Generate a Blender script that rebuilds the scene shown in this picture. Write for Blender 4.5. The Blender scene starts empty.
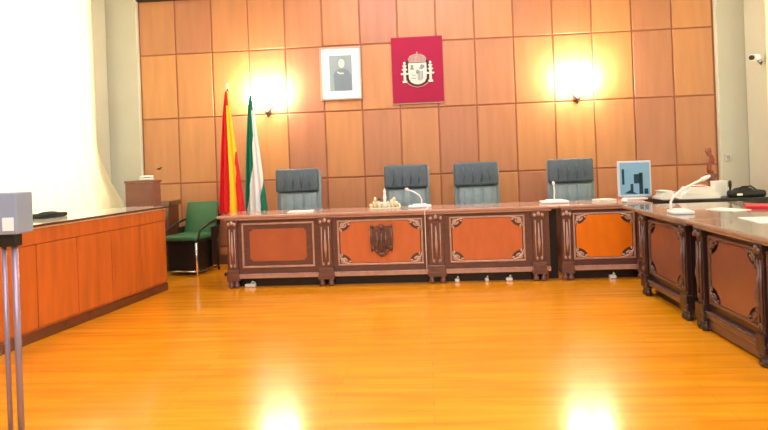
import bpy, bmesh, math, random
from mathutils import Vector, Matrix
random.seed(7)
PI = math.pi
S = bpy.context.scene
C = S.collection

# ------------------------------------------------------------------ camera
cam_d = bpy.data.cameras.new('camera'); cam = bpy.data.objects.new('camera', cam_d); C.objects.link(cam)
S.camera = cam
TH, RO = math.atan(.068), .038
cam.location = (0, 0, 1.33)
cam.matrix_world = (Matrix.Translation((0, 0, 1.33)) @ Matrix.Rotation(TH, 4, 'Z')
                    @ Matrix.Rotation(PI/2, 4, 'X') @ Matrix.Rotation(-RO, 4, 'Z'))
cam_d.sensor_width = 36; cam_d.lens = 600/768*36
cam_d.shift_y = -53/768; cam_d.clip_start = .05

# ------------------------------------------------------------------ view, world, lights
S.view_settings.view_transform = 'Standard'; S.view_settings.look = 'None'
S.view_settings.gamma = 1; S.view_settings.use_curve_mapping = False
S.view_settings.exposure = 0.32
w = bpy.data.worlds.new('world'); S.world = w; w.use_nodes = True
w.node_tree.nodes['Background'].inputs[0].default_value = (.9, .95, 1, 1)
w.node_tree.nodes['Background'].inputs[1].default_value = 1.0

def area(name, loc, rot, sx, sy, power, col=(1, 1, 1), spread=180):
    d = bpy.data.lights.new(name, 'AREA'); d.shape = 'RECTANGLE'; d.size = sx; d.size_y = sy
    d.energy = power; d.color = col; d.spread = math.radians(spread)
    o = bpy.data.objects.new(name, d); C.objects.link(o); o.location = loc; o.rotation_euler = rot
    return o
# daylight outside the two tall side windows
area('daylight_left', (-5.3, 5.6, 2.4), (0, -PI/2, 0), 3.4, 4.6, 170, (1, .99, .92))
area('daylight_right', (5.3, 5.4, 2.4), (0, PI/2, 0), 3.4, 4.6, 170, (1, .99, .92))
# unseen fill lights added under the ceiling to brighten hall and panelling
area('ceiling_fill_front', (-.1, 6.3, 4.1), (math.radians(12), 0, 0), 2.6, 1.0, 62, (.97, .96, 1))
area('ceiling_fill_middle', (0, 1.4, 4.1), (0, 0, 0), 3.6, 1.4, 100, (.95, .97, 1))
area('ceiling_fill_rear', (0, -1.2, 4.1), (math.radians(28), 0, 0), 5.0, 1.4, 185, (.97, .97, 1))

# ------------------------------------------------------------------ materials
def srgb(r, g, b):
    f = lambda c: (c/255/12.92) if c/255 <= .04045 else ((c/255+.055)/1.055)**2.4
    return (f(r), f(g), f(b), 1)
MATS = {}
def mat(name, col, rough=.5, metal=0, noise=0, scale=8, bump=0, coat=0, stretch=(1, 1, 1), emit=None, es=0, spec=.5):
    if name in MATS: return MATS[name]
    m = bpy.data.materials.new(name); m.use_nodes = True; nt = m.node_tree; N = nt.nodes; L = nt.links
    b = N['Principled BSDF']
    b.inputs['Base Color'].default_value = col; b.inputs['Roughness'].default_value = rough
    b.inputs['Metallic'].default_value = metal; b.inputs['Coat Weight'].default_value = coat
    b.inputs['Specular IOR Level'].default_value = spec
    if emit: b.inputs['Emission Color'].default_value = emit; b.inputs['Emission Strength'].default_value = es
    tc = N.new('ShaderNodeTexCoord'); mp = N.new('ShaderNodeMapping'); mp.inputs['Scale'].default_value = stretch
    L.new(tc.outputs['Object'], mp.inputs[0])
    nz = N.new('ShaderNodeTexNoise'); nz.inputs['Scale'].default_value = scale; nz.inputs['Detail'].default_value = 5
    L.new(mp.outputs[0], nz.inputs[0])
    if noise:
        mx = N.new('ShaderNodeMix'); mx.data_type = 'RGBA'
        mx.inputs[6].default_value = tuple(max(0, c*(1-noise)) for c in col[:3])+(1,)
        mx.inputs[7].default_value = tuple(min(1, c*(1+noise)) for c in col[:3])+(1,)
        L.new(nz.outputs[0], mx.inputs[0]); L.new(mx.outputs[2], b.inputs['Base Color'])
    if bump:
        bp = N.new('ShaderNodeBump'); bp.inputs['Strength'].default_value = bump; bp.inputs['Distance'].default_value = .02
        L.new(nz.outputs[0], bp.inputs['Height']); L.new(bp.outputs[0], b.inputs['Normal'])
    MATS[name] = m
    return m

M_plaster = mat('plaster', srgb(196, 199, 186), .85, noise=.05, scale=3)
M_ceiling = mat('ceiling_paint', srgb(235, 233, 225), .9, noise=.02)
M_seam = mat('seam_wood', srgb(166, 104, 74), .6, noise=.2, scale=5)
M_carved = mat('carved_dark_wood', srgb(106, 72, 68), .32, noise=.35, scale=9, stretch=(1, 1, 4), coat=.3)
M_carved_hi = mat('carved_highlight_wood', srgb(184, 150, 142), .25, noise=.25, scale=14, coat=.5)  # dark carved wood with its lit edges put into a paler colour
M_inset0 = mat('inset_russet_wood', srgb(176, 98, 68), .3, noise=.2, scale=5, coat=.3)
M_inset = mat('inset_orange_wood', srgb(200, 112, 68), .3, noise=.16, scale=5, stretch=(3, 3, 1), coat=.3)
M_inset2 = mat('inset_bright_wood', srgb(240, 132, 28), .3, noise=.16, scale=4, stretch=(3, 3, 1), coat=.3)
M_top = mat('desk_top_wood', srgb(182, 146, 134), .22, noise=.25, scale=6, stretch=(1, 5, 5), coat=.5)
M_sidedesk = mat('side_desk_wood', srgb(50, 33, 31), .3, noise=.3, scale=8, coat=.2)
M_sidehi = mat('side_moulding_wood', srgb(92, 66, 60), .3, noise=.3, scale=12, coat=.3)
M_sideinset = mat('side_inset_wood', srgb(122, 76, 60), .28, noise=.2, scale=5, coat=.3)
M_bench = mat('bench_wood', srgb(194, 102, 38), .35, noise=.45, scale=2.2, stretch=(5, 5, .6), coat=.2)
M_benchtop = mat('bench_top_wood', srgb(88, 46, 36), .08, noise=.2, coat=1)
M_leather = mat('slate_leather', srgb(80, 98, 112), .38, noise=.2, scale=22, bump=.5, stretch=(3, 3, .7))
M_leather2 = mat('slate_leather_light', srgb(130, 150, 160), .42, noise=.12, scale=16, bump=.3)
M_black = mat('black_plastic', srgb(22, 22, 24), .4, noise=.1)
M_dark = mat('dark_fabric', srgb(28, 32, 34), .8, noise=.2, bump=.2, scale=40)
M_chrome = mat('chrome', srgb(215, 215, 220), .2, metal=1)
M_green = mat('green_vinyl', srgb(58, 112, 76), .5, noise=.12, scale=12, bump=.1)
M_white = mat('white_plastic', srgb(236, 240, 244), .4, noise=.03)
M_paper = mat('paper', srgb(238, 238, 236), .8, noise=.04)
M_cream = mat('cream_ceramic', srgb(232, 224, 196), .4, noise=.08, scale=20)
M_brown = mat('lectern_wood', srgb(126, 82, 70), .45, noise=.15, scale=5, stretch=(1, 1, 3))
M_brass = mat('aged_metal', srgb(104, 96, 100), .35, metal=.8)
M_red = mat('red_folder', srgb(205, 26, 52), .5, noise=.05)
M_frame = mat('silver_frame', srgb(178, 160, 150), .35, metal=.3, noise=.1)
M_mat = mat('mat_board', srgb(246, 248, 250), .7)
M_photo = mat('portrait_backdrop', srgb(138, 158, 172), .5, noise=.2, scale=4)
M_suit = mat('portrait_suit', srgb(112, 132, 150), .5, noise=.15, scale=6)
M_skin = mat('portrait_skin', srgb(214, 214, 206), .5)
M_velvet = mat('crimson_velvet', srgb(156, 8, 64), .8, noise=.1, scale=4)
M_scroll = mat('carving_highlight', srgb(206, 176, 166), .3, noise=.3, scale=40, coat=.4)  # whitish highlights on the corner scrolls painted in as base colour
M_silver = mat('silver_thread', srgb(216, 214, 206), .5, noise=.1, scale=60)
M_gold = mat('gold_thread', srgb(184, 154, 146), .5, noise=.2, scale=60)
M_shadethread = mat('grey_thread', srgb(128, 140, 146), .6)
M_navy = mat('dark_thread', srgb(52, 36, 50), .7)
M_flagred = mat('flag_red', srgb(214, 22, 34), .7, noise=.06)
M_flagyellow = mat('flag_yellow', srgb(255, 206, 40), .7, noise=.06)
M_flaggreen = mat('flag_green', srgb(0, 128, 98), .7, noise=.06)
M_flagwhite = mat('flag_white', srgb(240, 244, 248), .7, noise=.03)
M_greyblue = mat('grey_blue_casing', srgb(138, 156, 184), .5, noise=.04)
M_screen = mat('pale_screen', srgb(128, 180, 222), .3, noise=.1, scale=6)
M_teal = mat('dark_teal_shape', srgb(20, 62, 84), .4)
M_figure = mat('reddish_carved_wood', srgb(158, 88, 66), .5, noise=.2, scale=30)
M_shade = mat('lit_frosted_glass', srgb(255, 244, 220), .4, emit=srgb(255, 238, 205), es=40)
M_greystone = mat('grey_top', srgb(150, 138, 130), .18, noise=.3, scale=7, coat=.6)
M_darkhole = mat('dark_fitting', srgb(50, 30, 24), .7)
M_base = mat('skirting_wood', srgb(110, 70, 52), .5, noise=.2)

def panel_wood():
    m = bpy.data.materials.new('panelling_wood'); m.use_nodes = True; nt = m.node_tree; N = nt.nodes; L = nt.links
    b = N['Principled BSDF']; b.inputs['Roughness'].default_value = .42
    tc = N.new('ShaderNodeTexCoord')
    # one tone per panel
    a = N.new('ShaderNodeVectorMath'); a.operation = 'ADD'; a.inputs[1].default_value = (3.93, 0, -.235)
    d = N.new('ShaderNodeVectorMath'); d.operation = 'DIVIDE'; d.inputs[1].default_value = (.5165, 100, .9015)
    fl = N.new('ShaderNodeVectorMath'); fl.operation = 'FLOOR'
    wn = N.new('ShaderNodeTexWhiteNoise')
    L.new(tc.outputs['Object'], a.inputs[0]); L.new(a.outputs[0], d.inputs[0]); L.new(d.outputs[0], fl.inputs[0]); L.new(fl.outputs[0], wn.inputs[0])
    mp = N.new('ShaderNodeMapping'); mp.inputs['Scale'].default_value = (7, 7, .8); L.new(tc.outputs['Object'], mp.inputs[0])
    ad = N.new('ShaderNodeVectorMath'); ad.operation = 'MULTIPLY_ADD'; ad.inputs[1].default_value = (13, 13, 13)
    L.new(fl.outputs[0], ad.inputs[0]); L.new(mp.outputs[0], ad.inputs[2])
    nz = N.new('ShaderNodeTexNoise'); nz.inputs['Scale'].default_value = 1.6; nz.inputs['Detail'].default_value = 6; L.new(ad.outputs[0], nz.inputs[0])
    mx = N.new('ShaderNodeMix'); mx.data_type = 'RGBA'; mx.inputs[6].default_value = srgb(188, 128, 102); mx.inputs[7].default_value = srgb(218, 156, 100)
    L.new(wn.outputs[0], mx.inputs[0])
    mx2 = N.new('ShaderNodeMix'); mx2.data_type = 'RGBA'; mx2.blend_type = 'MULTIPLY'; mx2.inputs[0].default_value = .35
    L.new(mx.outputs[2], mx2.inputs[6]); L.new(nz.outputs[0], mx2.inputs[7]); L.new(mx2.outputs[2], b.inputs['Base Color'])
    return m
M_panel = panel_wood()

def floor_wood():
    m = bpy.data.materials.new('floor_boards'); m.use_nodes = True; nt = m.node_tree; N = nt.nodes; L = nt.links
    b = N['Principled BSDF']; b.inputs['Roughness'].default_value = .2; b.inputs['Coat Weight'].default_value = .5; b.inputs['Coat Roughness'].default_value = .12
    tc = N.new('ShaderNodeTexCoord')
    br = N.new('ShaderNodeTexBrick'); br.inputs['Scale'].default_value = 1; br.inputs['Brick Width'].default_value = 1.5
    br.inputs['Row Height'].default_value = .105; br.inputs['Mortar Size'].default_value = .0018; br.offset = .37
    br.inputs['Color1'].default_value = srgb(244, 160, 18); br.inputs['Color2'].default_value = srgb(252, 172, 26); br.inputs['Mortar'].default_value = srgb(224, 136, 22)
    L.new(tc.outputs['Object'], br.inputs[0])
    mp = N.new('ShaderNodeMapping'); mp.inputs['Scale'].default_value = (.9, 11, 1); L.new(tc.outputs['Object'], mp.inputs[0])
    nz = N.new('ShaderNodeTexNoise'); nz.inputs['Scale'].default_value = 1.3; nz.inputs['Detail'].default_value = 7; L.new(mp.outputs[0], nz.inputs[0])
    rp = N.new('ShaderNodeValToRGB'); rp.color_ramp.elements[0].position = .3; rp.color_ramp.elements[0].color = (.66, .5, .36, 1)
    rp.color_ramp.elements[1].position = .62; rp.color_ramp.elements[1].color = (1, 1, 1, 1); L.new(nz.outputs[0], rp.inputs[0])
    mx = N.new('ShaderNodeMix'); mx.data_type = 'RGBA'; mx.blend_type = 'MULTIPLY'; mx.inputs[0].default_value = .6
    L.new(br.outputs[0], mx.inputs[6]); L.new(rp.outputs[0], mx.inputs[7]); L.new(mx.outputs[2], b.inputs['Base Color'])
    n2 = N.new('ShaderNodeTexNoise'); n2.inputs['Scale'].default_value = 3; L.new(tc.outputs['Object'], n2.inputs[0])
    mr = N.new('ShaderNodeMapRange'); mr.inputs[3].default_value = .16; mr.inputs[4].default_value = .3; L.new(n2.outputs[0], mr.inputs[0]); L.new(mr.outputs[0], b.inputs['Roughness'])
    bp = N.new('ShaderNodeBump'); bp.inputs['Strength'].default_value = .05; bp.inputs['Distance'].default_value = .01
    L.new(nz.outputs[0], bp.inputs['Height']); L.new(bp.outputs[0], b.inputs['Normal'])
    return m
M_floor = floor_wood()

def curtain_mat():
    m = bpy.data.materials.new('sheer_cream_cloth'); m.use_nodes = True; nt = m.node_tree; N = nt.nodes; L = nt.links
    N.remove(N['Principled BSDF']); out = N['Material Output']
    d = N.new('ShaderNodeBsdfDiffuse'); t = N.new('ShaderNodeBsdfTranslucent'); mx = N.new('ShaderNodeMixShader')
    d.inputs[0].default_value = srgb(250, 248, 232); t.inputs[0].default_value = srgb(250, 247, 222); mx.inputs[0].default_value = .65
    L.new(d.outputs[0], mx.inputs[1]); L.new(t.outputs[0], mx.inputs[2]); L.new(mx.outputs[0], out.inputs[0])
    return m
M_curtain = curtain_mat()
def glass_mat():
    m = bpy.data.materials.new('window_glass'); m.use_nodes = True; nt = m.node_tree; N = nt.nodes; L = nt.links
    N.remove(N['Principled BSDF']); out = N['Material Output']
    d = N.new('ShaderNodeBsdfGlossy'); t = N.new('ShaderNodeBsdfTransparent'); mx = N.new('ShaderNodeMixShader')
    d.inputs['Roughness'].default_value = .02; mx.inputs[0].default_value = .93
    L.new(d.outputs[0], mx.inputs[1]); L.new(t.outputs[0], mx.inputs[2]); L.new(mx.outputs[0], out.inputs[0])
    return m
M_glass = glass_mat()

# ------------------------------------------------------------------ mesh helpers
class MB:
    def __init__(s): s.bm = bmesh.new()
    def _mi(s, verts, mi):
        if mi:
            for f in {f for v in verts for f in v.link_faces}: f.material_index = mi
    def box(s, x0, x1, y0, y1, z0, z1, bev=0, seg=2, M=None, mi=0, smooth=False):
        r = bmesh.ops.create_cube(s.bm, size=1)['verts']
        mt = Matrix.Translation(((x0+x1)/2, (y0+y1)/2, (z0+z1)/2)) @ Matrix.Diagonal((x1-x0, y1-y0, z1-z0, 1))
        bmesh.ops.transform(s.bm, matrix=mt, verts=r)
        if bev:
            e = list({e for v in r for e in v.link_edges})
            g = bmesh.ops.bevel(s.bm, geom=e, offset=bev, segments=seg, affect='EDGES', profile=.5)
            r = [v for v in g['verts']]
            r = list({v for f in g['faces'] for v in f.verts} | {v for v in r})
        if M is not None: bmesh.ops.transform(s.bm, matrix=M, verts=r)
        fs = {f for v in r for f in v.link_faces}
        for f in fs:
            f.material_index = mi
            if smooth: f.smooth = True
        return s
    def sph(s, c, r, seg=16, mi=0, M=None):
        if not hasattr(r, '__len__'): r = (r, r, r)
        v = bmesh.ops.create_uvsphere(s.bm, u_segments=seg, v_segments=max(6, seg//2), radius=1)['verts']
        mt = Matrix.Translation(c) @ (M or Matrix()) @ Matrix.Diagonal((r[0], r[1], r[2], 1))
        bmesh.ops.transform(s.bm, matrix=mt, verts=v)
        for f in {f for q in v for f in q.link_faces}: f.smooth = True; f.material_index = mi
        return s
    def tube(s, pts, r, n=10, mi=0):
        pts = [Vector(p) for p in pts]; k = len(pts)
        rs = r if hasattr(r, '__len__') else [r]*k
        rings = []; up = Vector((0, 0, 1))
        for i, p in enumerate(pts):
            t = (pts[min(i+1, k-1)]-pts[max(i-1, 0)]).normalized()
            a = t.cross(up if abs(t.dot(up)) < .95 else Vector((0, 1, 0))).normalized(); b = t.cross(a).normalized()
            rings.append([s.bm.verts.new(p+a*math.cos(2*PI*j/n)*rs[i]+b*math.sin(2*PI*j/n)*rs[i]) for j in range(n)])
        for i in range(k-1):
            for j in range(n):
                f = s.bm.faces.new((rings[i][j], rings[i][(j+1) % n], rings[i+1][(j+1) % n], rings[i+1][j])); f.smooth = True; f.material_index = mi
        for g in (rings[0][::-1], rings[-1]):
            f = s.bm.faces.new(g); f.material_index = mi
        return s
    def lathe(s, prof, c=(0, 0, 0), n=20, mi=0):
        rings = [[s.bm.verts.new((c[0]+r*math.cos(2*PI*j/n), c[1]+r*math.sin(2*PI*j/n), c[2]+z)) for j in range(n)] for r, z in prof]
        for i in range(len(prof)-1):
            for j in range(n):
                f = s.bm.faces.new((rings[i][j], rings[i][(j+1) % n], rings[i+1][(j+1) % n], rings[i+1][j])); f.smooth = True; f.material_index = mi
        f = s.bm.faces.new(rings[0][::-1]); f.material_index = mi
        f = s.bm.faces.new(rings[-1]); f.material_index = mi
        return s
    def prism(s, poly, y0, y1, mi=0):          # polygon in x,z extruded along y
        a = [s.bm.verts.new((x, y0, z)) for x, z in poly]; b = [s.bm.verts.new((x, y1, z)) for x, z in poly]; n = len(poly)
        fs = [s.bm.faces.new(a), s.bm.faces.new(b[::-1])] + [s.bm.faces.new((a[i], b[i], b[(i+1) % n], a[(i+1) % n])) for i in range(n)]
        for f in fs: f.material_index = mi
        return s
    def build(s, name, m, parent=None, loc=None):
        bmesh.ops.recalc_face_normals(s.bm, faces=s.bm.faces)
        me = bpy.data.meshes.new(name); s.bm.to_mesh(me); s.bm.free()
        for q in (m if isinstance(m, (list, tuple)) else [m]): me.materials.append(q)
        o = bpy.data.objects.new(name, me); C.objects.link(o)
        if parent: o.parent = parent
        if loc: o.location = loc
        return o

def thing(name, label, cat, loc=(0, 0, 0), rz=0, group=None):
    o = bpy.data.objects.new(name, None); C.objects.link(o); o.empty_display_size = .1
    o.location = loc; o.rotation_euler = (0, 0, rz); o['label'] = label; o['category'] = cat
    if group: o['group'] = group
    return o
def tag(o, label, cat, group=None):
    o['label'] = label; o['category'] = cat
    if group: o['group'] = group
    return o
def struct(name, mb, m):
    o = mb.build(name, m); o['kind'] = 'structure'; return o
def copy_tree(o, parent=None):
    c = o.copy(); C.objects.link(c)
    if parent: c.parent = parent
    for ch in list(o.children): copy_tree(ch, c)
    return c

# ------------------------------------------------------------------ setting
YW, XL, XR, ZC = 8.15, -4.37, 4.20, 4.25
YB = -3.0
struct('floor', MB().box(XL-.4, XR+.4, YB-.2, YW+.4, -.1, 0), M_floor)
struct('ceiling', MB().box(XL-.4, XR+.4, YB-.2, YW+.4, ZC, ZC+.1), M_ceiling)
struct('wall_back', MB().box(XL-.4, XR+.4, YW+.014, YW+.3, 0, ZC), M_seam)
struct('wall_rear', MB().box(XL-.4, XR+.4, YB-.2, YB, 0, ZC), M_plaster)
# corner piers of plain plaster on both sides of the panelling
struct('wall_left_pier', MB().box(XL, -3.925, YW-.06, YW+.06, 0, ZC, .012), M_plaster)
struct('wall_right_pier', MB().box(3.845, XR, YW-.06, YW+.06, 0, ZC, .012), M_plaster)
def side_wall(name, x0, x1, y0, y1, z0, z1):
    m = MB()
    m.box(x0, x1, YB, y0, 0, ZC).box(x0, x1, y1, YW+.1, 0, ZC)
    m.box(x0, x1, y0, y1, 0, z0).box(x0, x1, y0, y1, z1, ZC)
    struct(name, m, M_plaster)
side_wall('wall_left', XL-.35, XL, 3.4, 7.66, .55, 4.0)
side_wall('wall_right', XR, XR+.35, 3.2, 7.52, .55, 4.0)
def window(name, x, y0, y1, z0, z1):
    f = MB(); t = .06
    f.box(x-t/2, x+t/2, y0, y0+t, z0, z1).box(x-t/2, x+t/2, y1-t, y1, z0, z1).box(x-t/2, x+t/2, y0+t, y1-t, z0, z0+t).box(x-t/2, x+t/2, y0+t, y1-t, z1-t, z1)
    for k in (1, 2): yy = y0+(y1-y0)*k/3; f.box(x-t/2, x+t/2, yy-t/2, yy+t/2, z0+t, z1-t)
    o = struct(name, f, M_white)
    g = MB().box(x-.004, x+.004, y0+t, y1-t, z0+t, z1-t).build('pane', M_glass, o)
window('window_1', XL-.25, 3.4, 7.66, .55, 4.0)
window('window_2', XR+.25, 3.2, 7.52, .55, 4.0)

# panelling: 15 columns of raised boards in courses, one surface
pm = MB(); x0 = -3.92; pw = .5165; ph = .9015; g = .009
rows = [(.12, .235), (.235+g, 1.137), (1.137, 2.045), (2.045, 2.94), (2.94, 3.70)]
for i in range(15):
    for z0, z1 in rows:
        pm.box(x0+i*pw+g, x0+(i+1)*pw-g, YW-.0, YW+.06, z0+g, z1-g, .006, 1)
pan = struct('wall_back_panelling', pm, M_panel)
struct('trim_1', MB().box(-3.925, 3.845, YW-.05, YW+.05, 3.69, 3.80, .01).box(-3.925, 3.845, YW-.03, YW+.05, 3.80, 3.90, .01), M_darkhole)
struct('baseboard_back', MB().box(-3.925, 3.845, YW-.03, YW+.05, 0, .12, .006), M_base)

# curtains: a real pleated cloth just inside each window
def curtain(name, x, sx, y0, y1, ztop, zbot, flare, label):
    b = bmesh.new(); nu, nv = 160, 26; grid = []
    for j in range(nv+1):
        v = j/nv; row = []
        for i in range(nu+1):
            u = i/nu
            k = min(.38, max(0, (v-.62)/.38)**2*flare)                 # the far hem swings out towards the pier
            k2 = u**10
            y = y0+(y1-y0)*u + k*k2
            xx = x+sx*(.018*math.sin(u*PI*2*19+.6*math.sin(v*3))*(.6+.4*v)) + sx*k*k2*.35
            row.append(b.verts.new((xx, y, ztop+(zbot-ztop)*v)))
        grid.append(row)
    for j in range(nv):
        for i in range(nu):
            f = b.faces.new((grid[j][i], grid[j][i+1], grid[j+1][i+1], grid[j+1][i])); f.smooth = True
    me = bpy.data.meshes.new(name); b.to_mesh(me); b.free(); me.materials.append(M_curtain)
    t = thing(name, label, 'curtain', (0, 0, 0))
    o = bpy.data.objects.new('cloth', me); C.objects.link(o); o.parent = t
    sm = o.modifiers.new('thick', 'SOLIDIFY'); sm.thickness = .002
    r = MB().tube([(x-sx*.0, y0-.05, ztop+.01), (x, y1+.02, ztop+.01)], .016)
    r.build('curtain_rod', M_white, t)
    return t
curtain('curtain', XL+.04, 1, 3.2, 7.68, 4.08, .5, .8, 'wide cream sheer curtain glowing with daylight behind the orange wooden bench')
curtain('curtain', XR-.05, -1, 3.0, 7.52, 4.08, .5, 0, 'cream sheer curtain lit by daylight at the far right edge beside the security camera')

# ------------------------------------------------------------------ carved desks
def scroll(mb, cx, cz, sx, sz, y, s=1.0):
    """acanthus-like corner curl: (sx,sz) point inward"""
    pts = []
    for k in range(14):
        a = k/13*PI*2.1; r = .038*(1-k/17)*s
        pts.append((cx+sx*(.045*s+r*math.cos(a)), y, cz+sz*(.04*s+r*math.sin(a))))
    mb.tube(pts, [.010*s*(1-.4*k/13) for k in range(14)], 6)
    mb.tube([(cx+sx*.005, y, cz+sz*.12*s), (cx+sx*.018, y-.004, cz+sz*.075*s), (cx+sx*.05*s, y, cz+sz*.03*s), (cx+sx*.10*s, y-.004, cz+sz*.016*s), (cx+sx*.15*s, y, cz+sz*.006)],
            [.004, .011, .013, .010, .004], 6)
    mb.sph((cx+sx*.05*s, y-.004, cz+sz*.045*s), (.016*s, .012, .016*s), 8)
    mb.sph((cx+sx*.115*s, y-.002, cz+sz*.035*s), (.018*s, .008, .010*s), 8)
    mb.sph((cx+sx*.03*s, y-.002, cz+sz*.105*s), (.010*s, .008, .018*s), 8)

def pilaster(parent, x, w, frame, hi):
    """fluted pilaster with capital and base on the front face (y = 0, towards -y)"""
    m = MB()
    m.box(x-w/2, x+w/2, -.035, .06, .15, .755, .006)
    m.box(x-w/2-.012, x+w/2+.012, -.05, .06, .69, .755, .008)
    m.box(x-w/2-.014, x+w/2+.014, -.055, .06, .125, .20, .008)
    m.build('pilaster', frame, parent)
    n = MB()
    for q in (-1, 1):
        n.tube([(x+q*w*.28, -.038, .235), (x+q*w*.28, -.043, .45), (x+q*w*.28, -.038, .65)], .008, 6)
    n.tube([(x, -.036, .30), (x, -.055, .42), (x, -.05, .5), (x, -.04, .62)], [.006, .018, .012, .006], 8)
    for q in (-1, 1):
        n.sph((x+q*w*.34, -.052, .705), (.018, .014, .02), 10)
        n.sph((x+q*w*.2, -.04, .245), (.014, .012, .02), 8)
    n.sph((x, -.056, .72), (.02, .014, .024), 10)
    n.build('pilaster_carving', hi, parent)
    f = MB()
    f.box(x-w/2-.02, x+w/2+.02, -.055, .09, .075, .135, .01)
    for q in (-1, 1):
        f.lathe([(.026, 0), (.036, .018), (.030, .045), (.022, .055), (.034, .075)], (x+q*(w/2-.02), -.02, 0), 12)
    f.build('foot', frame, parent)

def bay(parent, xa, xb, frame, inset, hi, z0=.215, z1=.712, plain=False):
    """framed field with clipped-corner orange panel and carved corners"""
    m = MB()
    t = .022
    for a in ((xa, xb, z1-t, z1), (xa, xb, z0, z0+t), (xa, xa+t, z0+t, z1-t), (xb-t, xb, z0+t, z1-t)):
        m.box(a[0], a[1], -.022, .03, a[2], a[3], .006)
    m.build('panel_moulding', hi, parent)
    mg = .09 if plain else .032
    c = .03 if plain else .125; a, b, lo, up = xa+mg, xb-mg, z0+mg*.8, z1-mg*.8
    poly = []
    for (px, pz, s0, s1) in ((a, lo, 1, 1), (b, lo, -1, 1), (b, up, -1, -1), (a, up, 1, -1)):
        arc = []
        for k in range(7):
            t_ = k/6*PI/2
            arc.append((px+s0*c*math.cos(t_)*.95, pz+s1*c*math.sin(t_)*.8))
        # concave bite around the corner
        if (s0, s1) in ((1, 1), (-1, -1)): arc = arc[::-1]
        poly += arc
    MB().prism(poly, -.012, .03).build('inset_panel', inset, parent)
    for (px, pz, s0, s1) in () if plain else ((a, lo, 1, 1), (b, lo, -1, 1), (b, up, -1, -1), (a, up, 1, -1)):
        s = MB(); scroll(s, px-s0*.016, pz-s1*.016, s0, s1, -.016, 1.0); s.build('corner_carving', M_scroll if hi is M_carved_hi else hi, parent)

def desk(label, loc, rz, x0, x1, bays, pils, topx, depth, frame, insets, hi, top, group):
    t = thing('carved_desk', label, 'desk', loc, rz, group)
    b = MB()
    b.box(x0, x1, 0, .05, .135, .755)                       # front board
    b.box(x0, x0+.04, .05, depth-.05, .10, .755).box(x1-.04, x1, .05, depth-.05, .10, .755)
    b.build('carcass', frame, t)
    pl = MB().box(x0, x1, -.03, .05, .10, .15, .008)
    n = int((x1-x0)/.028)
    for k in range(n): pl.sph((x0+(k+.5)*(x1-x0)/n, -.03, .148), (.010, .010, .009), 6)
    pl.build('plinth_moulding', hi, t)
    tp = MB()
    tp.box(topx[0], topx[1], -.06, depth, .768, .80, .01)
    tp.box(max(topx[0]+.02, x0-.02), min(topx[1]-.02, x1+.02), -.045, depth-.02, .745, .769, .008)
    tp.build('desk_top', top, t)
    for k, ((a, c_), im) in enumerate(zip(bays, insets)): bay(t, a, c_, frame, im, hi, plain=(frame is M_carved and k == 0 and x0 < -1))
    MB().box(x0+.03, x1-.03, .065, .085, 0, .13).build('under_desk_shade', M_black, t)  # black board added for the dark shade beneath the desk
    for (x, w) in pils: pilaster(t, x, w, frame, hi)
    return t

G1 = 'carved judges desks along the panelled wall'
dA = desk('long dark carved judges desk of three bays with a carved emblem on its middle bay', (0, 6.52, 0), 0, -2.22, 1.30,
     [(-2.07+.02, -1.24), (-.985, -.05), (.235, 1.04)], [(-2.15, .10), (-1.115, .14), (.09, .16), (1.18, .12)],
     (-2.31, 1.40), .58, M_carved, [M_inset0, M_inset, M_inset], M_carved_hi, M_top, G1)
dB = desk('short carved judges desk with a bright orange panel, next to the side desk corner', (0, 6.52, 0), 0, 1.40+.02, 2.30,
     [(1.545, 2.19)], [(1.475, .10), (2.25, .08)], (1.403, 2.37), .58, M_carved, [M_inset2], M_carved_hi, M_top, G1)

e = MB()
sh = [(-.12, .19), (.12, .19), (.125, .05), (.10, -.06), (.05, -.12), (0, -.145), (-.05, -.12), (-.10, -.06), (-.125, .05)]
e.prism([(x, z) for x, z in sh], -.022, 0)
for q in (-1, 1):
    e.tube([(q*.105, -.03, -.08), (q*.115, -.035, .06), (q*.105, -.03, .17)], .012, 8)
    e.tube([(q*.05, -.03, -.07), (q*.045, -.045, .03), (q*.05, -.03, .13)], [.010, .017, .010], 8)
    e.sph((q*.06, -.035, -.075), (.024, .016, .018), 10); e.sph((q*.10, -.03, .19), (.02, .014, .02), 10)
    e.sph((q*.095, -.035, -.04), (.02, .014, .024), 10)
e.tube([(0, -.03, -.11), (0, -.045, .0), (0, -.03, .15)], [.012, .016, .010], 8)
e.sph((0, -.035, .185), (.035, .018, .028), 12); e.sph((0, -.04, -.11), (.03, .014, .02), 10)
e.build('carved_emblem', M_carved, dA, (-.50, -.01, .445))

MB().box(1.30, 1.40, .10, .13, 0, .745).build('gap_shade_panel', M_black, dA)  # black sheet standing in for the shade between the two desks
G2 = 'dark side desks along the right'
# local x runs towards the camera (world -y); front faces world -x
dC = desk('dark carved side desk at the corner, carrying the white microphone', (2.04, 5.80, 0), -PI/2, 0, .98,
     [(.14, .88)], [(.065, .10), (.925, .09)], (-.46, 1.055), 1.12, M_sidedesk, [M_sideinset], M_sidehi, M_greystone, G2)
dD = desk('dark carved side desk nearest the camera at the right edge of the photo', (2.04, 5.80, 0), -PI/2, 1.14, 2.62,
     [(1.30, 1.97), (2.05, 2.55)], [(1.20, .10), (2.01, .06), (2.58, .06)], (1.06, 2.7), 1.12, M_sidedesk, [M_sideinset]*2, M_sidehi, M_greystone, G2)

MB().box(1.16, 2.62, -.01, .05, .02, .10, .006).build('lower_rail', M_sidehi, dD)
# ------------------------------------------------------------------ wooden bench at left
ang = math.atan2(6.485-4.409, -2.899+3.182)         # along the front, away from camera
bl = thing('wooden_bench', 'long orange wooden panelled bench with a dark top along the left side', 'bench', (-2.899, 6.485, 0), ang-PI/2)
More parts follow.
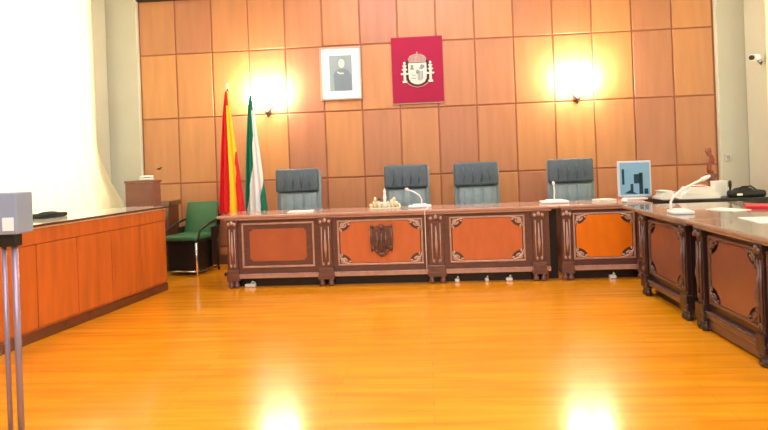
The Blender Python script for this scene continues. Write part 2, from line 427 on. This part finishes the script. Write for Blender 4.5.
# local +y = away from camera, front face at x=0 facing +x; runs from y=0 back to y=-4.2
b = MB(); Lb = 4.2; n = 9
b.box(-.04, -.012, -Lb, 0, .07, .90)
b.build('front_board', M_bench, bl)
for k in range(n):
    ya = -Lb+k*Lb/n; 
    MB().box(-.02, 0, ya+.004, ya+Lb/n-.004, .10, .77, .006).build('front_panel', M_bench, bl)
MB().box(-.02, .006, -Lb, 0, .775, .908, .005).build('top_rail', M_bench, bl)
MB().box(-.03, .008, -Lb, 0, 0, .085, .006).build('kick_board', M_benchtop, bl)
MB().box(-.52, -.03, -.03, 0, 0, .895, .004).build('end_panel', M_bench, bl)
MB().box(-.55, .008, -Lb-.02, .02, .898, .932, .004).build('bench_top', mat('glare_white_top', srgb(246, 244, 238), .12, noise=.02, coat=.6), bl)  # near-white colour paints in the window glare on the top
MB().box(.009, .03, -Lb-.02, .02, .913, .934, .004).build('top_edging', M_benchtop, bl)

# ------------------------------------------------------------------ high-back chairs
def judge_chair():
    t = thing('judge_chair', 'x', 'chair', (0, 0, 0), 0, 'slate leather chairs behind the judges desk')
    # back at y=0 plane, chair faces -y
    tilt = Matrix.Translation((0, 0, .5)) @ Matrix.Rotation(-.07, 4, 'X') @ Matrix.Translation((0, 0, -.5))
    m = MB(); m.box(-.285, .285, -.05, .05, .50, 1.255, .025, 4, tilt, smooth=True); m.build('backrest', M_leather2, t)
    m = MB(); m.box(-.235, .235, -.115, -.03, .55, .98, .03, 4, tilt, smooth=True)
    for q in (-.12, 0, .12): m.box(q-.056, q+.056, -.125, -.05, .57, .96, .02, 3, tilt, smooth=True)
    m.build('lumbar_cushion', M_leather2, t)
    m = MB(); m.box(-.282, .262, -.145, -.03, .985, 1.28, .028, 4, tilt, smooth=True)
    h = m.build('headrest', M_leather, t)
    m = MB()
    for q in (-.17, -.06, .05, .15): m.tube([tilt @ Vector((q, -.153, 1.03)), tilt @ Vector((q+.012, -.16, 1.13)), tilt @ Vector((q-.004, -.153, 1.23))], [.003, .009, .003], 6)
    m.build('crease', M_leather, h)
    MB().box(-.26, .26, -.49, -.06, .42, .53, .04, 4, smooth=True).build('seat', M_leather, t)
    for q in (-1, 1):
        a = MB(); a.tube([(q*.29, -.08, .52), (q*.30, -.09, .70), (q*.30, -.2, .73), (q*.30, -.40, .72), (q*.29, -.43, .60), (q*.27, -.41, .48)], .018, 8)
        ar = a.build('armrest', M_black, t)
        MB().box(q*.30-.03, q*.30+.03, -.40, -.14, .725, .755, .012, 3, smooth=True).build('arm_pad', M_leather, ar)
    MB().tube([(0, -.24, .11), (0, -.24, .43)], .028).build('gas_column', M_chrome, t)
    for k in range(5):
        a = 2*PI*k/5+.3; x, y = math.cos(a)*.26, -.24+math.sin(a)*.24
        l = MB().tube([(0, -.24, .13), (x*.6, -.24+(y+.24)*.6, .11), (x, y, .08)], [.03, .022, .016], 8).build('base_leg', M_chrome, t)
        MB().tube([(x-.02, y, .03), (x+.02, y, .03)], .03, 14).build('caster', M_black, l)
    return t
cl = ['slate leather high-backed chair beside the green and white flag, leftmost of the four',
      'slate leather high-backed chair behind the cream inkstand and curved microphone',
      'slate leather high-backed chair with nothing on the desk in front, third from the flags',
      'slate leather high-backed chair behind the upright microphone, nearest the computer screen']
proto = judge_chair()
for i, (x, y, a) in enumerate([(-1.625, 7.62, .03), (-.235, 7.62, -.02), (.64, 7.62, .02), (1.805, 7.62, -.03)]):
    o = proto if i == 0 else copy_tree(proto)
    o.location = (x, y, 0); o.rotation_euler.z = a; o['label'] = cl[i]

# ------------------------------------------------------------------ green chair
t = thing('visitor_chair', 'green padded chair with chrome legs between the bench and the flags', 'chair', (-3.03, 7.52, 0), -.20)
m = MB(); T = Matrix.Translation((0, .23, .47)) @ Matrix.Rotation(-.28, 4, 'X')
m.box(-.255, .21, -.03, .03, 0, .44, .025, 4, T, smooth=True); m.build('backrest', M_green, t)
MB().box(-.25, .23, -.25, .24, .44, .50, .025, 4, smooth=True).build('seat', M_green, t)
MB().box(-.25, .24, -.24, .24, .415, .44, .005).build('seat_shell', M_black, t)
MB().box(-.235, .235, .035, .055, -.05, .40, .01, 2, T).build('back_shell', M_black, t)
MB().box(-.225, .20, -.2, .2, .05, .42, .02).build('under_seat_shade', M_black, t)  # black block standing in for the shadow beneath the seat
for q, x in ((0, -.25), (1, .23)):
    MB().tube([(x, -.24, .0), (x, -.25, .42)], .014, 10).build('leg', M_chrome, t)
    MB().tube([(x, .26, .0), (x, .24, .42)], .014, 10).build('leg', M_black, t)
    ar = MB().tube([(x, -.22, .42), (x, -.16, .56), (x, .05, .63), (x, .28, .67), (x, .3, .60)], [.014, .015, .018, .016, .013], 8).build('armrest', M_black if q else M_black, t)
    MB().box(x-.008, x+.008, .10, .27, .08, .58, .006).build('side_panel', M_black, t)
    MB().tube([(x, -.235, .05), (x, .25, .05)], .01, 8).build('side_rail', M_black, t)
MB().tube([(-.25, -.235, .06), (.23, -.235, .06)], .008, 8).build('stretcher', M_chrome, t)

t = thing('black_pouch', 'low black rounded pouch lying on top of the left bench', 'pouch', (-3.52, 5.37, .933), ang-PI/2)
m = MB(); m.box(-.09, .09, -.15, .15, 0, .04, .016, 4, smooth=True); m.sph((0, 0, .034), (.07, .115, .022), 16); m.build('body', M_dark, t)
MB().tube([(.085, -.13, .035), (.092, 0, .04), (.085, .13, .035)], .004, 6).build('zip', M_black, t)

# ------------------------------------------------------------------ lectern
t = thing('lectern', 'plain brown wooden lectern in the corner behind the end of the bench', 'lectern', (-3.385, 7.0, 0), .0)
MB().box(-.17, .17, -.11, -.085, 0, 1.19, .004).build('front_panel', M_brown, t)
for q in (-1, 1): MB().box(q*.158-.012, q*.158+.012, -.085, .1, 0, 1.19, .004).build('side_panel', M_brown, t)
MB().box(-.18, .18, -.12, .12, 1.193, 1.22, .006).build('top', M_brown, t)
MB().box(-.145, .145, -.08, .1, .7, .72).build('shelf', M_brown, t)
t = thing('desk_phone', 'small white telephone lying on top of the brown lectern', 'telephone', (-3.34, 7.0, 1.221))
MB().box(-.07, .07, -.05, .06, 0, .022, .008, 3).build('body', M_white, t)
MB().tube([(-.075, .0, .035), (-.04, .0, .045), (.04, .0, .045), (.08, .0, .035)], [.016, .011, .011, .016], 8).build('handset', M_white, t)
t = thing('side_cabinet', 'small dark brown cabinet between the lectern and the green chair', 'cabinet', (-3.42, 7.75, 0))
MB().box(-.10, .06, -.12, .2, 0, .86, .006).build('body', M_benchtop, t)
MB().box(-.12, .09, -.14, .22, .86, .93, .01).build('top', M_benchtop, t)

# wall fitting
tag(MB().box(-.03, .02, -.012, 0, -.008, .012, .004).tube([(-.03, -.008, -.004), (.04, -.012, .022)], .008, 6).build('wall_hook', M_darkhole, None, (-3.70, YW-.002, 1.35)), 'tiny dark hook fixed on the panelling above the lectern', 'hook')

# ------------------------------------------------------------------ flags
def flag(label, px, py, ztop, mats, stripe, zb, wL, wR, group, lean):
    t = thing('flag', label, 'flag', (px, py, 0), 0, group)
    MB().lathe([(.12, 0), (.12, .02), (.05, .05), (.03, .10)], n=24).build('flag_base', M_brass, t)
    MB().tube([(0, 0, .08), (lean[0], 0, ztop)], .013, 10).build('flag_pole', M_benchtop, t)
    MB().lathe([(.006, 0), (.018, .02), (.008, .045), (.014, .06), (.002, .13)], (lean[0], 0, ztop), 12).build('finial', M_chrome, t)
    b = bmesh.new(); nu, nv = 90, 60; G = []
    for j in range(nv+1):
        v = j/nv; z = ztop-.02-(ztop-.02-zb)*v; cx = lean[0]*z/ztop
        L_ = -.012-(wL-.012)*v**.7; R_ = .012+(wR-.012)*(v**1.05)
        row = []
        for i in range(nu+1):
            u = i/nu
            x = cx+L_+(R_-L_)*u + .010*math.sin(u*PI*9+v*2)*v
            y = -.02-.055*(.25+.75*v)*(.5+.5*math.sin(u*PI*7+1.2*v+.6)) - .02*math.sin(u*PI)
            row.append(b.verts.new((x, y, z+.02*math.sin(u*9)*v)))
        G.append(row)
    for j in range(nv):
        for i in range(nu):
            f = b.faces.new((G[j][i], G[j][i+1], G[j+1][i+1], G[j+1][i])); f.smooth = True
            f.material_index = stripe((i+.5)/nu, (j+.5)/nv)
    me = bpy.data.meshes.new('cloth'); b.to_mesh(me); b.free()
    for q in mats: me.materials.append(q)
    o = bpy.data.objects.new('flag_cloth', me); C.objects.link(o); o.parent = t
    sm = o.modifiers.new('thick', 'SOLIDIFY'); sm.thickness = .004
def st_spain(u, v):
    a = .62-.22*v if v > .12 else .9
    if u < a-.02: return 0
    if v > .5 and u > 1.08-.36*v+.02*math.sin(v*30): return 0
    return 1
def st_and(u, v):
    if v < .12: return 0
    a = .66 if v < .3 else .66-.95*(v-.3)
    if u < a: return 0
    if v > .62 and u > 1.02-1.45*(v-.62): return 0
    return 1
flag('red and yellow flag hanging from a pole, left of the green one', -2.42, 7.33, 2.30, [M_flagred, M_flagyellow], st_spain, .76, .15, .19, None, (.0, 0))
flag('green and white flag hanging from a pole beside the leftmost leather chair', -2.20, 7.60, 2.27, [M_flaggreen, M_flagwhite], st_and, .58, .13, .20, None, (.0, 0))

# ------------------------------------------------------------------ portrait and banner
t = thing('framed_portrait', 'framed grey portrait with a wide white mat hanging on the panelling', 'picture', (-1.098, YW-.0, 2.56))
W, H = .284, .362
f = MB(); k = .022
f.box(-W, W, -.035, -.002, H-k, H, .004).box(-W, W, -.035, -.002, -H, -H+k, .004).box(-W, -W+k, -.035, -.002, -H+k, H-k, .004).box(W-k, W, -.035, -.002, -H+k, H-k, .004)
f.build('frame', M_frame, t)
MB().box(-W+k, W-k, -.02, -.003, -H+k, H-k).build('mat_board', M_mat, t)
p = MB().box(-.155, .155, -.023, -.02, -.24, .245).build('picture', M_photo, t)
s = MB(); s.prism([(-.09, -.232), (-.10, -.02), (-.07, .035), (-.02, .06), (.06, .06), (.11, .03), (.14, -.04), (.143, -.232)], -.026, -.023)
s.build('figure', M_suit, p)
s = MB(); s.prism([(.015+.042*math.cos(a*PI/9), .135+.06*math.sin(a*PI/9)) for a in range(18)], -.027, -.0235)
s.prism([(-.05, .01), (.0, -.012), (.045, -.006), (.04, .01), (0, .006), (-.045, .03)], -.0275, -.026)
s.build('head', M_skin, p)

t = thing('arms_banner', 'crimson banner with a crowned shield between two white columns', 'banner', (-.052, YW-.0, 2.56))
W, H = .345, .445
MB().box(-W, W, -.03, -.002, -H, H, .004).build('velvet_panel', M_velvet, t)
MB().tube([(-W-.01, -.016, -H-.006), (W+.01, -.016, -H-.006)], .011, 8).build('bottom_rod', M_frame, t)
def em(name, m, fn): q = MB(); fn(q); return q.build(name, m, t, (0, 0, -.02))
def shield(sx, sz, cx=0, cz=0):
    return [(cx+x*sx, cz+z*sz) for x, z in [(-1, 1), (1, 1), (1.02, .1), (.97, -.45), (.75, -.78), (.35, -.95), (0, -1), (-.35, -.95), (-.75, -.78), (-.97, -.45), (-1.02, .1)]]
def f1(q): q.prism(shield(.152, .17, 0, -.03), -.033, -.028)
em('shield_outline', M_navy, f1)
def f2(q): q.prism(shield(.122, .145, 0, -.035), -.038, -.031)
sh = em('shield', M_silver, f2)
def f3(q):
    q.box(-.09, -.055, -.041, -.037, .04, .085).box(-.098, -.047, -.041, -.037, .02, .04)
    q.prism([(.02, .03), (.05, .09), (.09, .08), (.10, .05), (.06, .02)], -.041, -.037)
    q.box(.0, .012, -.041, -.037, -.12, .0).box(.02, .032, -.041, -.037, -.13, .0).box(.04, .052, -.041, -.037, -.13, .0).box(.06, .072, -.041, -.037, -.11, .0)
    q.sph((.0, -.038, -.01), (.026, .006, .03), 12); q.box(-.09, -.02, -.041, -.037, -.1, -.09).box(-.08, -.02, -.041, -.037, -.06, -.05)
em('shield_charges', M_shadethread, f3)
def f4(q):
    q.prism([(-.11, .13), (.11, .13), (.125, .165), (.10, .205), (.05, .225), (0, .232), (-.05, .225), (-.10, .205), (-.125, .165)], -.04, -.029)
    for x in (-.09, -.045, 0, .045, .09): q.tube([(x*.9, -.044, .135), (x*1.15, -.05, .17), (x*.6, -.044, .215)], .007, 6)
    q.sph((0, -.04, .245), (.012, .008, .014), 8); q.box(-.115, .115, -.046, -.03, .118, .137, .003)
em('crown', M_gold, f4)
for sgn in (-1, 1):
    def f5(q):
        x = sgn*.174
        q.box(x-.017, x+.017, -.042, -.029, -.13, .07, .004).box(x-.032, x+.032, -.044, -.029, -.155, -.125, .004).box(x-.028, x+.028, -.044, -.029, .065, .085, .004)
        q.sph((x, -.038, .11), (.018, .008, .022), 10).box(x-.05, x+.05, -.046, -.029, -.045, -.02, .004).box(x-.036, x+.036, -.046, -.029, .015, .035, .004)
    em('column', M_silver, f5)
def f6(q): q.tube([(-.14, -.034, -.16), (-.07, -.036, -.205), (0, -.036, -.22), (.07, -.036, -.205), (.14, -.034, -.16)], .006, 6)
em('collar', M_gold, f6)

# ------------------------------------------------------------------ wall lamps
def sconce(x, label):
    t = thing('wall_lamp', label, 'lamp', (x, YW, 2.08), 0, 'lit wall lamps on the panelling')
    b = MB(); b.lathe([(.03, -.045), (.045, -.02), (.045, .02), (.03, .045)], (0, -.02, 0), 14); b.tube([(0, -.02, -.05), (0, -.05, -.06), (0, -.09, 0), ], [.008, .014, .01], 8)
    b.build('bracket', M_brass, t)
    for q in (-1, 1):
        MB().tube([(0, -.07, -.03), (q*.03, -.10, .0), (q*.08, -.14, .04), (q*.15, -.15, .08)], .009, 8).build('arm', M_brass, t)
        sh = MB().lathe([(.03, .08), (.08, .10), (.115, .16), (.12, .23), (.11, .25)], (q*.155, -.15, 0), 18).build('lamp_shade', M_shade, t)
        l = bpy.data.lights.new('bulb', 'POINT'); l.energy = 19; l.color = (1, .80, .52); l.shadow_soft_size = .05
        o = bpy.data.objects.new('bulb', l); C.objects.link(o); o.location = (x+q*.155, YW-.17, 2.08+.31)
    return t
sconce(-2.12, 'lit two-armed wall lamp above the flags and the leftmost leather chair')
sconce(2.04, 'lit two-armed wall lamp above the chair nearest the computer screen')

# ------------------------------------------------------------------ microphones
def mic(label, loc, rz, pts, bw=.13, bd=.07, r=.008, head=.016, hl=.05):
    t = thing('desk_microphone', label, 'microphone', loc, rz, 'white gooseneck microphones')
    bs = MB(); bs.box(-bw, bw, -bd, bd, 0, .03, .012, 3, smooth=True); bs.box(-bw*.6, bw*.6, -bd*.6, bd*.6, .026, .042, .006)
    bs.build('mic_base', M_white, t)
    MB().tube(pts, r, 8).build('gooseneck', M_white, t)
    a, b = Vector(pts[-2]), Vector(pts[-1]); d = (b-a).normalized()
    MB().tube([b-d*.005, b+d*.01, b+d*hl*.6, b+d*hl], [r, head, head, head*.6], 12).build('mic_head', M_white, t)
m1 = mic('white microphone with a bent neck on the desk before the second chair', (-.075, 6.80, .80), 0,
    [(.02, 0, .04), (.025, 0, .09), (.0, -.01, .14), (-.06, -.02, .18), (-.12, -.03, .205)], hl=.04)
mic('white microphone with a straight upright neck before the fourth chair', (1.42, 6.80, .80), 0,
    [(.0, 0, .04), (.005, -.01, .12), (-.005, -.03, .20)], .15, .08, hl=.045)
mic('large white microphone leaning right on the corner side desk', (2.135, 5.22, .80), -.1,
    [(-.07, .02, .03), (-.068, .02, .10), (-.04, .03, .15), (.04, .05, .20), (.14, .07, .25), (.20, .085, .275)], .085, .10, .0105, .018, .085)
cb = MB().tube([(.02, 6.44, .83), (-.02, 6.43, .79), (-.022, 6.44, .6), (-.022, 6.445, .4), (-.02, 6.45, .14)], .0045, 6)
tag(cb.build('microphone_cable', M_white), 'thin pale cable hanging down the front of the long carved desk', 'cable')

# ------------------------------------------------------------------ inkstand ornament
t = thing('inkstand', 'low cream ornamental inkstand with knobbly sides and a tall white centre piece', 'ornament', (-.47, 6.80, .80)); t.scale = (1.05, 1, 1.15)
MB().box(-.165, .165, -.055, .055, 0, .010, .004).build('tray', M_cream, t)
m = MB()
random.seed(3)
for x, h, r in ((-.15, .035, .022), (-.115, .06, .03), (-.105, .095, .02), (-.07, .05, .028), (-.035, .045, .024), (.035, .045, .026), (.075, .06, .028), (.10, .09, .02), (.12, .05, .026), (.15, .035, .02)):
    m.sph((x, random.uniform(-.03, .03), h), (r*random.uniform(.7, 1.1), r*.8, r*random.uniform(.7, 1.3)), 10)
    m.sph((x+.012, random.uniform(-.03, .03), h*.6), (r*.6, r*.6, r*1.0), 8)
m.build('sculpted_side', M_cream, t)
MB().lathe([(.024, .02), (.028, .05), (.014, .08), (.02, .11), (.012, .15), (.016, .17), (.004, .20)], (.0, 0, 0), 14).build('centre_piece', M_white, t)
MB().sph((-.06, .02, .095), (.022, .018, .018), 10).build('bronze_lump', M_brass, t)

# ------------------------------------------------------------------ computer screen
t = thing('computer_screen', 'pale blue computer screen with dark shapes standing at the desk corner', 'screen', (2.36, 6.98, .80), -.05)
MB().box(-.18, .18, -.02, .03, .03, .435, .01).build('casing', mat('bluish_white_casing', srgb(196, 210, 236), .4), t)
s = MB().box(-.160, .160, -.024, -.018, .055, .415).build('display', M_screen, t)
q = MB(); q.box(-.14, -.115, -.027, -.023, .17, .345).box(-.01, .075, -.027, -.023, .18, .285).box(.045, .085, -.027, -.023, .06, .30).box(-.05, -.02, -.027, -.023, .09, .175)
q.prism([(-.12, .07), (-.03, .12), (-.02, .085), (.03, .06)], -.027, -.023).box(.10, .14, -.027, -.023, .06, .12); q.build('dark_shape', M_teal, s)
MB().box(-.12, .12, -.08, .08, 0, .02, .008).build('screen_base', M_white, t)
MB().box(-.03, .03, .028, .05, .015, .3, .006).build('stand_neck', M_white, t)

# papers and odds on the judges desk
def sheets(label, loc, rz, w, d, n, m=M_paper, name='paper_stack', cat='papers'):
    b = MB(); random.seed(int(loc[0]*100))
    for k in range(n):
        a = random.uniform(-.06, .06); b.box(-w/2, w/2, -d/2, d/2, k*.006, k*.006+.005, M=Matrix.Rotation(a, 4, 'Z'))
    o = b.build(name, m, None, loc); o.rotation_euler.z = rz
    return tag(o, label, cat)
sheets('white papers lying on the desk before the leftmost leather chair', (-1.42, 6.72, .80), .05, .28, .2, 2)
sheets('white papers on the desk between the fourth chair and the computer screen', (1.98, 6.85, .80), .3, .2, .16, 4)
t = thing('computer_mouse', 'small white computer mouse on the desk left of the screen', 'mouse', (2.12, 6.60, .806))
MB().sph((0, 0, .014), (.032, .055, .022), 14).build('body', M_white, t)
MB().tube([(0, .05, .015), (.02, .12, .008), (.05, .2, .008)], .003, 6).build('cord', M_black, t)

# white bits on the floor beneath the desks
def bit(x, w, label):
    t = thing('floor_socket', label, 'socket', (x, 6.545, 0), 0, 'white sockets on the floor under the judges desk')
    MB().box(-w, w, -.03, .03, 0, .035, .01, 2).build('housing', M_white, t)
    MB().tube([(0, 0, .03), (w*.4, .0, .06), (w*.8, .02, .04)], .008, 6).build('plug', M_white, t)
bit(-1.98, .06, 'white floor socket under the left end of the long carved desk')
bit(.30, .025, 'white floor socket under the long carved desk, just right of its middle pilaster')
bit(.62, .02, 'white floor socket under the middle of the third desk bay')
bit(.86, .035, 'white floor socket under the right side of the third desk bay')
bit(1.95, .035, 'white floor socket under the bright orange desk bay')

# ------------------------------------------------------------------ items behind the right desk
t = thing('back_table', 'dark table behind the side desks, covered with papers', 'table', (3.15, 6.98, 0))
MB().box(-.58, .54, -.30, .30, .72, .80, .008).build('table_top', M_black, t)
for x in (-.53, .49):
    for y in (-.25, .25): MB().box(x-.03, x+.03, y-.03, y+.03, 0, .72).build('leg', M_black, t)
def stack(label, loc, rz, w, d, n, th, grow=0):
    b = MB(); random.seed(int(loc[1]*77+loc[0]*31))
    for k in range(n):
        a = random.uniform(-.12, .12); q = 1-grow*k/n
        b.box(-w/2*q, w/2*q, -d/2*q, d/2*q, k*th, (k+1)*th-.0015, .001, 1, Matrix.Rotation(a, 4, 'Z') @ Matrix.Translation((random.uniform(-.02, .02), 0, 0)))
    o = b.build('paper_stack', M_paper, None, loc); o.rotation_euler.z = rz
    tag(o, label, 'papers')
stack('broad heaped white paper pile on the dark back table behind the large microphone', (3.00, 6.90, .80), .0, .42, .30, 9, .014, .45)
stack('low thin grey-white papers at the left end of the dark back table', (2.66, 6.92, .80), .1, .13, .26, 8, .012, .3)
t = thing('white_box', 'small white cardboard box on the dark back table, left of the black bag', 'box', (3.315, 7.05, .80))
MB().box(-.065, .065, -.06, .06, 0, .16, .003).build('carton', M_paper, t)
MB().box(-.067, .067, -.062, .062, .16, .172, .003).build('lid', M_white, t)
t = thing('red_booklet', 'small red booklet on top of the broad heaped paper pile', 'booklet', (3.0, 6.9, .928), .2)
MB().box(-.09, .09, -.06, .06, 0, .008, .002).build('cover', M_red, t)
MB().box(-.085, .09, -.055, .055, .008, .011).build('pages', M_paper, t)
t = thing('black_bag', 'low black bag slumped at the right end of the dark back table', 'bag', (3.50, 6.82, .80), 0)
m = MB(); m.box(-.18, .17, -.09, .09, 0, .075, .03, 4, smooth=True); m.sph((-.04, 0, .06), (.12, .07, .05), 16); m.build('pouch', M_dark, t)
MB().tube([(-.12, -.05, .07), (-.09, -.08, .115), (.0, -.09, .12), (.06, -.07, .08)], .009, 8).build('handle', M_black, t)
MB().box(-.15, -.09, -.094, -.088, .02, .045, .002).build('metal_buckle', M_chrome, t)
t = thing('stamp', 'black upright hand stamp standing by the white box', 'stamp', (3.375, 6.92, .80))
MB().box(-.03, .03, -.012, .012, 0, .02, .003).build('stamp_base', M_black, t)
MB().lathe([(.010, .02), (.010, .09), (.018, .12), (.018, .165), (.008, .18)], n=12).build('grip', M_black, t)
# carved figure
t = thing('wooden_figurine', 'reddish carved wooden figurine on a slim stand near the right pier', 'figurine', (3.60, 7.85, 0))
MB().lathe([(.12, 0), (.12, .03), (.03, .07), (.025, .5), (.035, .9), (.07, 1.0), (.07, 1.03)], n=18).build('stand', M_brown, t)
m = MB()
m.tube([(-.0, 0, 1.03), (-.02, 0, 1.09), (-.005, 0, 1.15), (.02, 0, 1.21), (.0, 0, 1.27), (-.01, 0, 1.30)], [.04, .032, .028, .036, .026, .016], 12)
m.sph((-.01, -.01, 1.325), (.024, .026, .032), 12)
m.tube([(-.02, 0, 1.26), (-.06, -.01, 1.32), (-.05, 0, 1.35)], [.012, .01, .008], 8).tube([(.02, 0, 1.26), (.04, -.02, 1.20), (.02, -.035, 1.16)], [.012, .01, .008], 8)
m.build('figure', M_figure, t)
t = thing('small_white_box', 'small white wall socket box on the right pier beside the figurine', 'box', (3.93, YW-.06, 1.22))
MB().box(-.04, .04, -.02, -.001, -.05, .05, .006).build('housing', M_plaster, t)
MB().box(-.02, .02, -.024, -.019, -.025, .025, .003).build('face', M_greystone, t)

# red folder and sheets on the side desk
t = thing('red_folder', 'red folder lying on the side desk at the right edge', 'folder', (2.97, 5.50, .80), -.42)
MB().box(-.15, .17, -.16, .16, 0, .006, .002).build('cover', M_red, t)
MB().box(-.145, .165, -.155, .155, .007, .026, .002).build('flap', M_red, t)
sheets('loose white sheet on the side desk beside the red folder', (2.62, 5.42, .80), .5, .2, .28, 1)
sheets('flat pale sheets on the side desk, nearest the camera', (2.50, 4.55, .80), -.1, .3, .4, 1)

# ------------------------------------------------------------------ security camera
t = thing('security_camera', 'small white security camera with a black lens on the right pier', 'camera', (XR-.03, 7.66, 2.38), 0)
MB().lathe([(.035, 0), (.035, .012), (.02, .02)], (.0, 0, 0), 14).build('mount', M_chrome, t)
MB().tube([(.0, 0, .01), (-.03, -.03, -.03), (-.07, -.03, .02)], .011, 8).build('bracket', M_brass, t)
MB().tube([(-.03, .0, .06), (-.10, -.05, .055), (-.17, -.10, .045)], [.035, .042, .042], 16).build('housing', M_white, t)
MB().tube([(-.165, -.097, .046), (-.185, -.112, .043)], [.03, .03], 14).build('lens', M_black, t)

# ------------------------------------------------------------------ device on metal stand, left foreground
t = thing('recorder_stand', 'grey blue recorder box on a twin-pole metal stand in the left foreground', 'recorder', (-1.785, 2.40, 0), .03)
MB().box(-.115, .105, -.05, .06, 1.09, 1.262, .005).build('casing', M_greyblue, t)
MB().box(.045, .092, -.053, -.049, 1.105, 1.16, .001).build('white_label', M_white, t)
MB().box(-.01, .08, -.025, .025, 1.035, 1.092, .008).build('clamp', M_black, t)
for x, r in ((.012, .010), (.058, .013)):
    MB().tube([(x, 0, .02), (x, 0, 1.04)], r, 12).build('pole', mat('violet_grey_metal', srgb(150, 136, 158), .35, metal=.5), t)
MB().box(-.2, .15, -.16, .16, 0, .025, .01).build('stand_base', M_black, t)
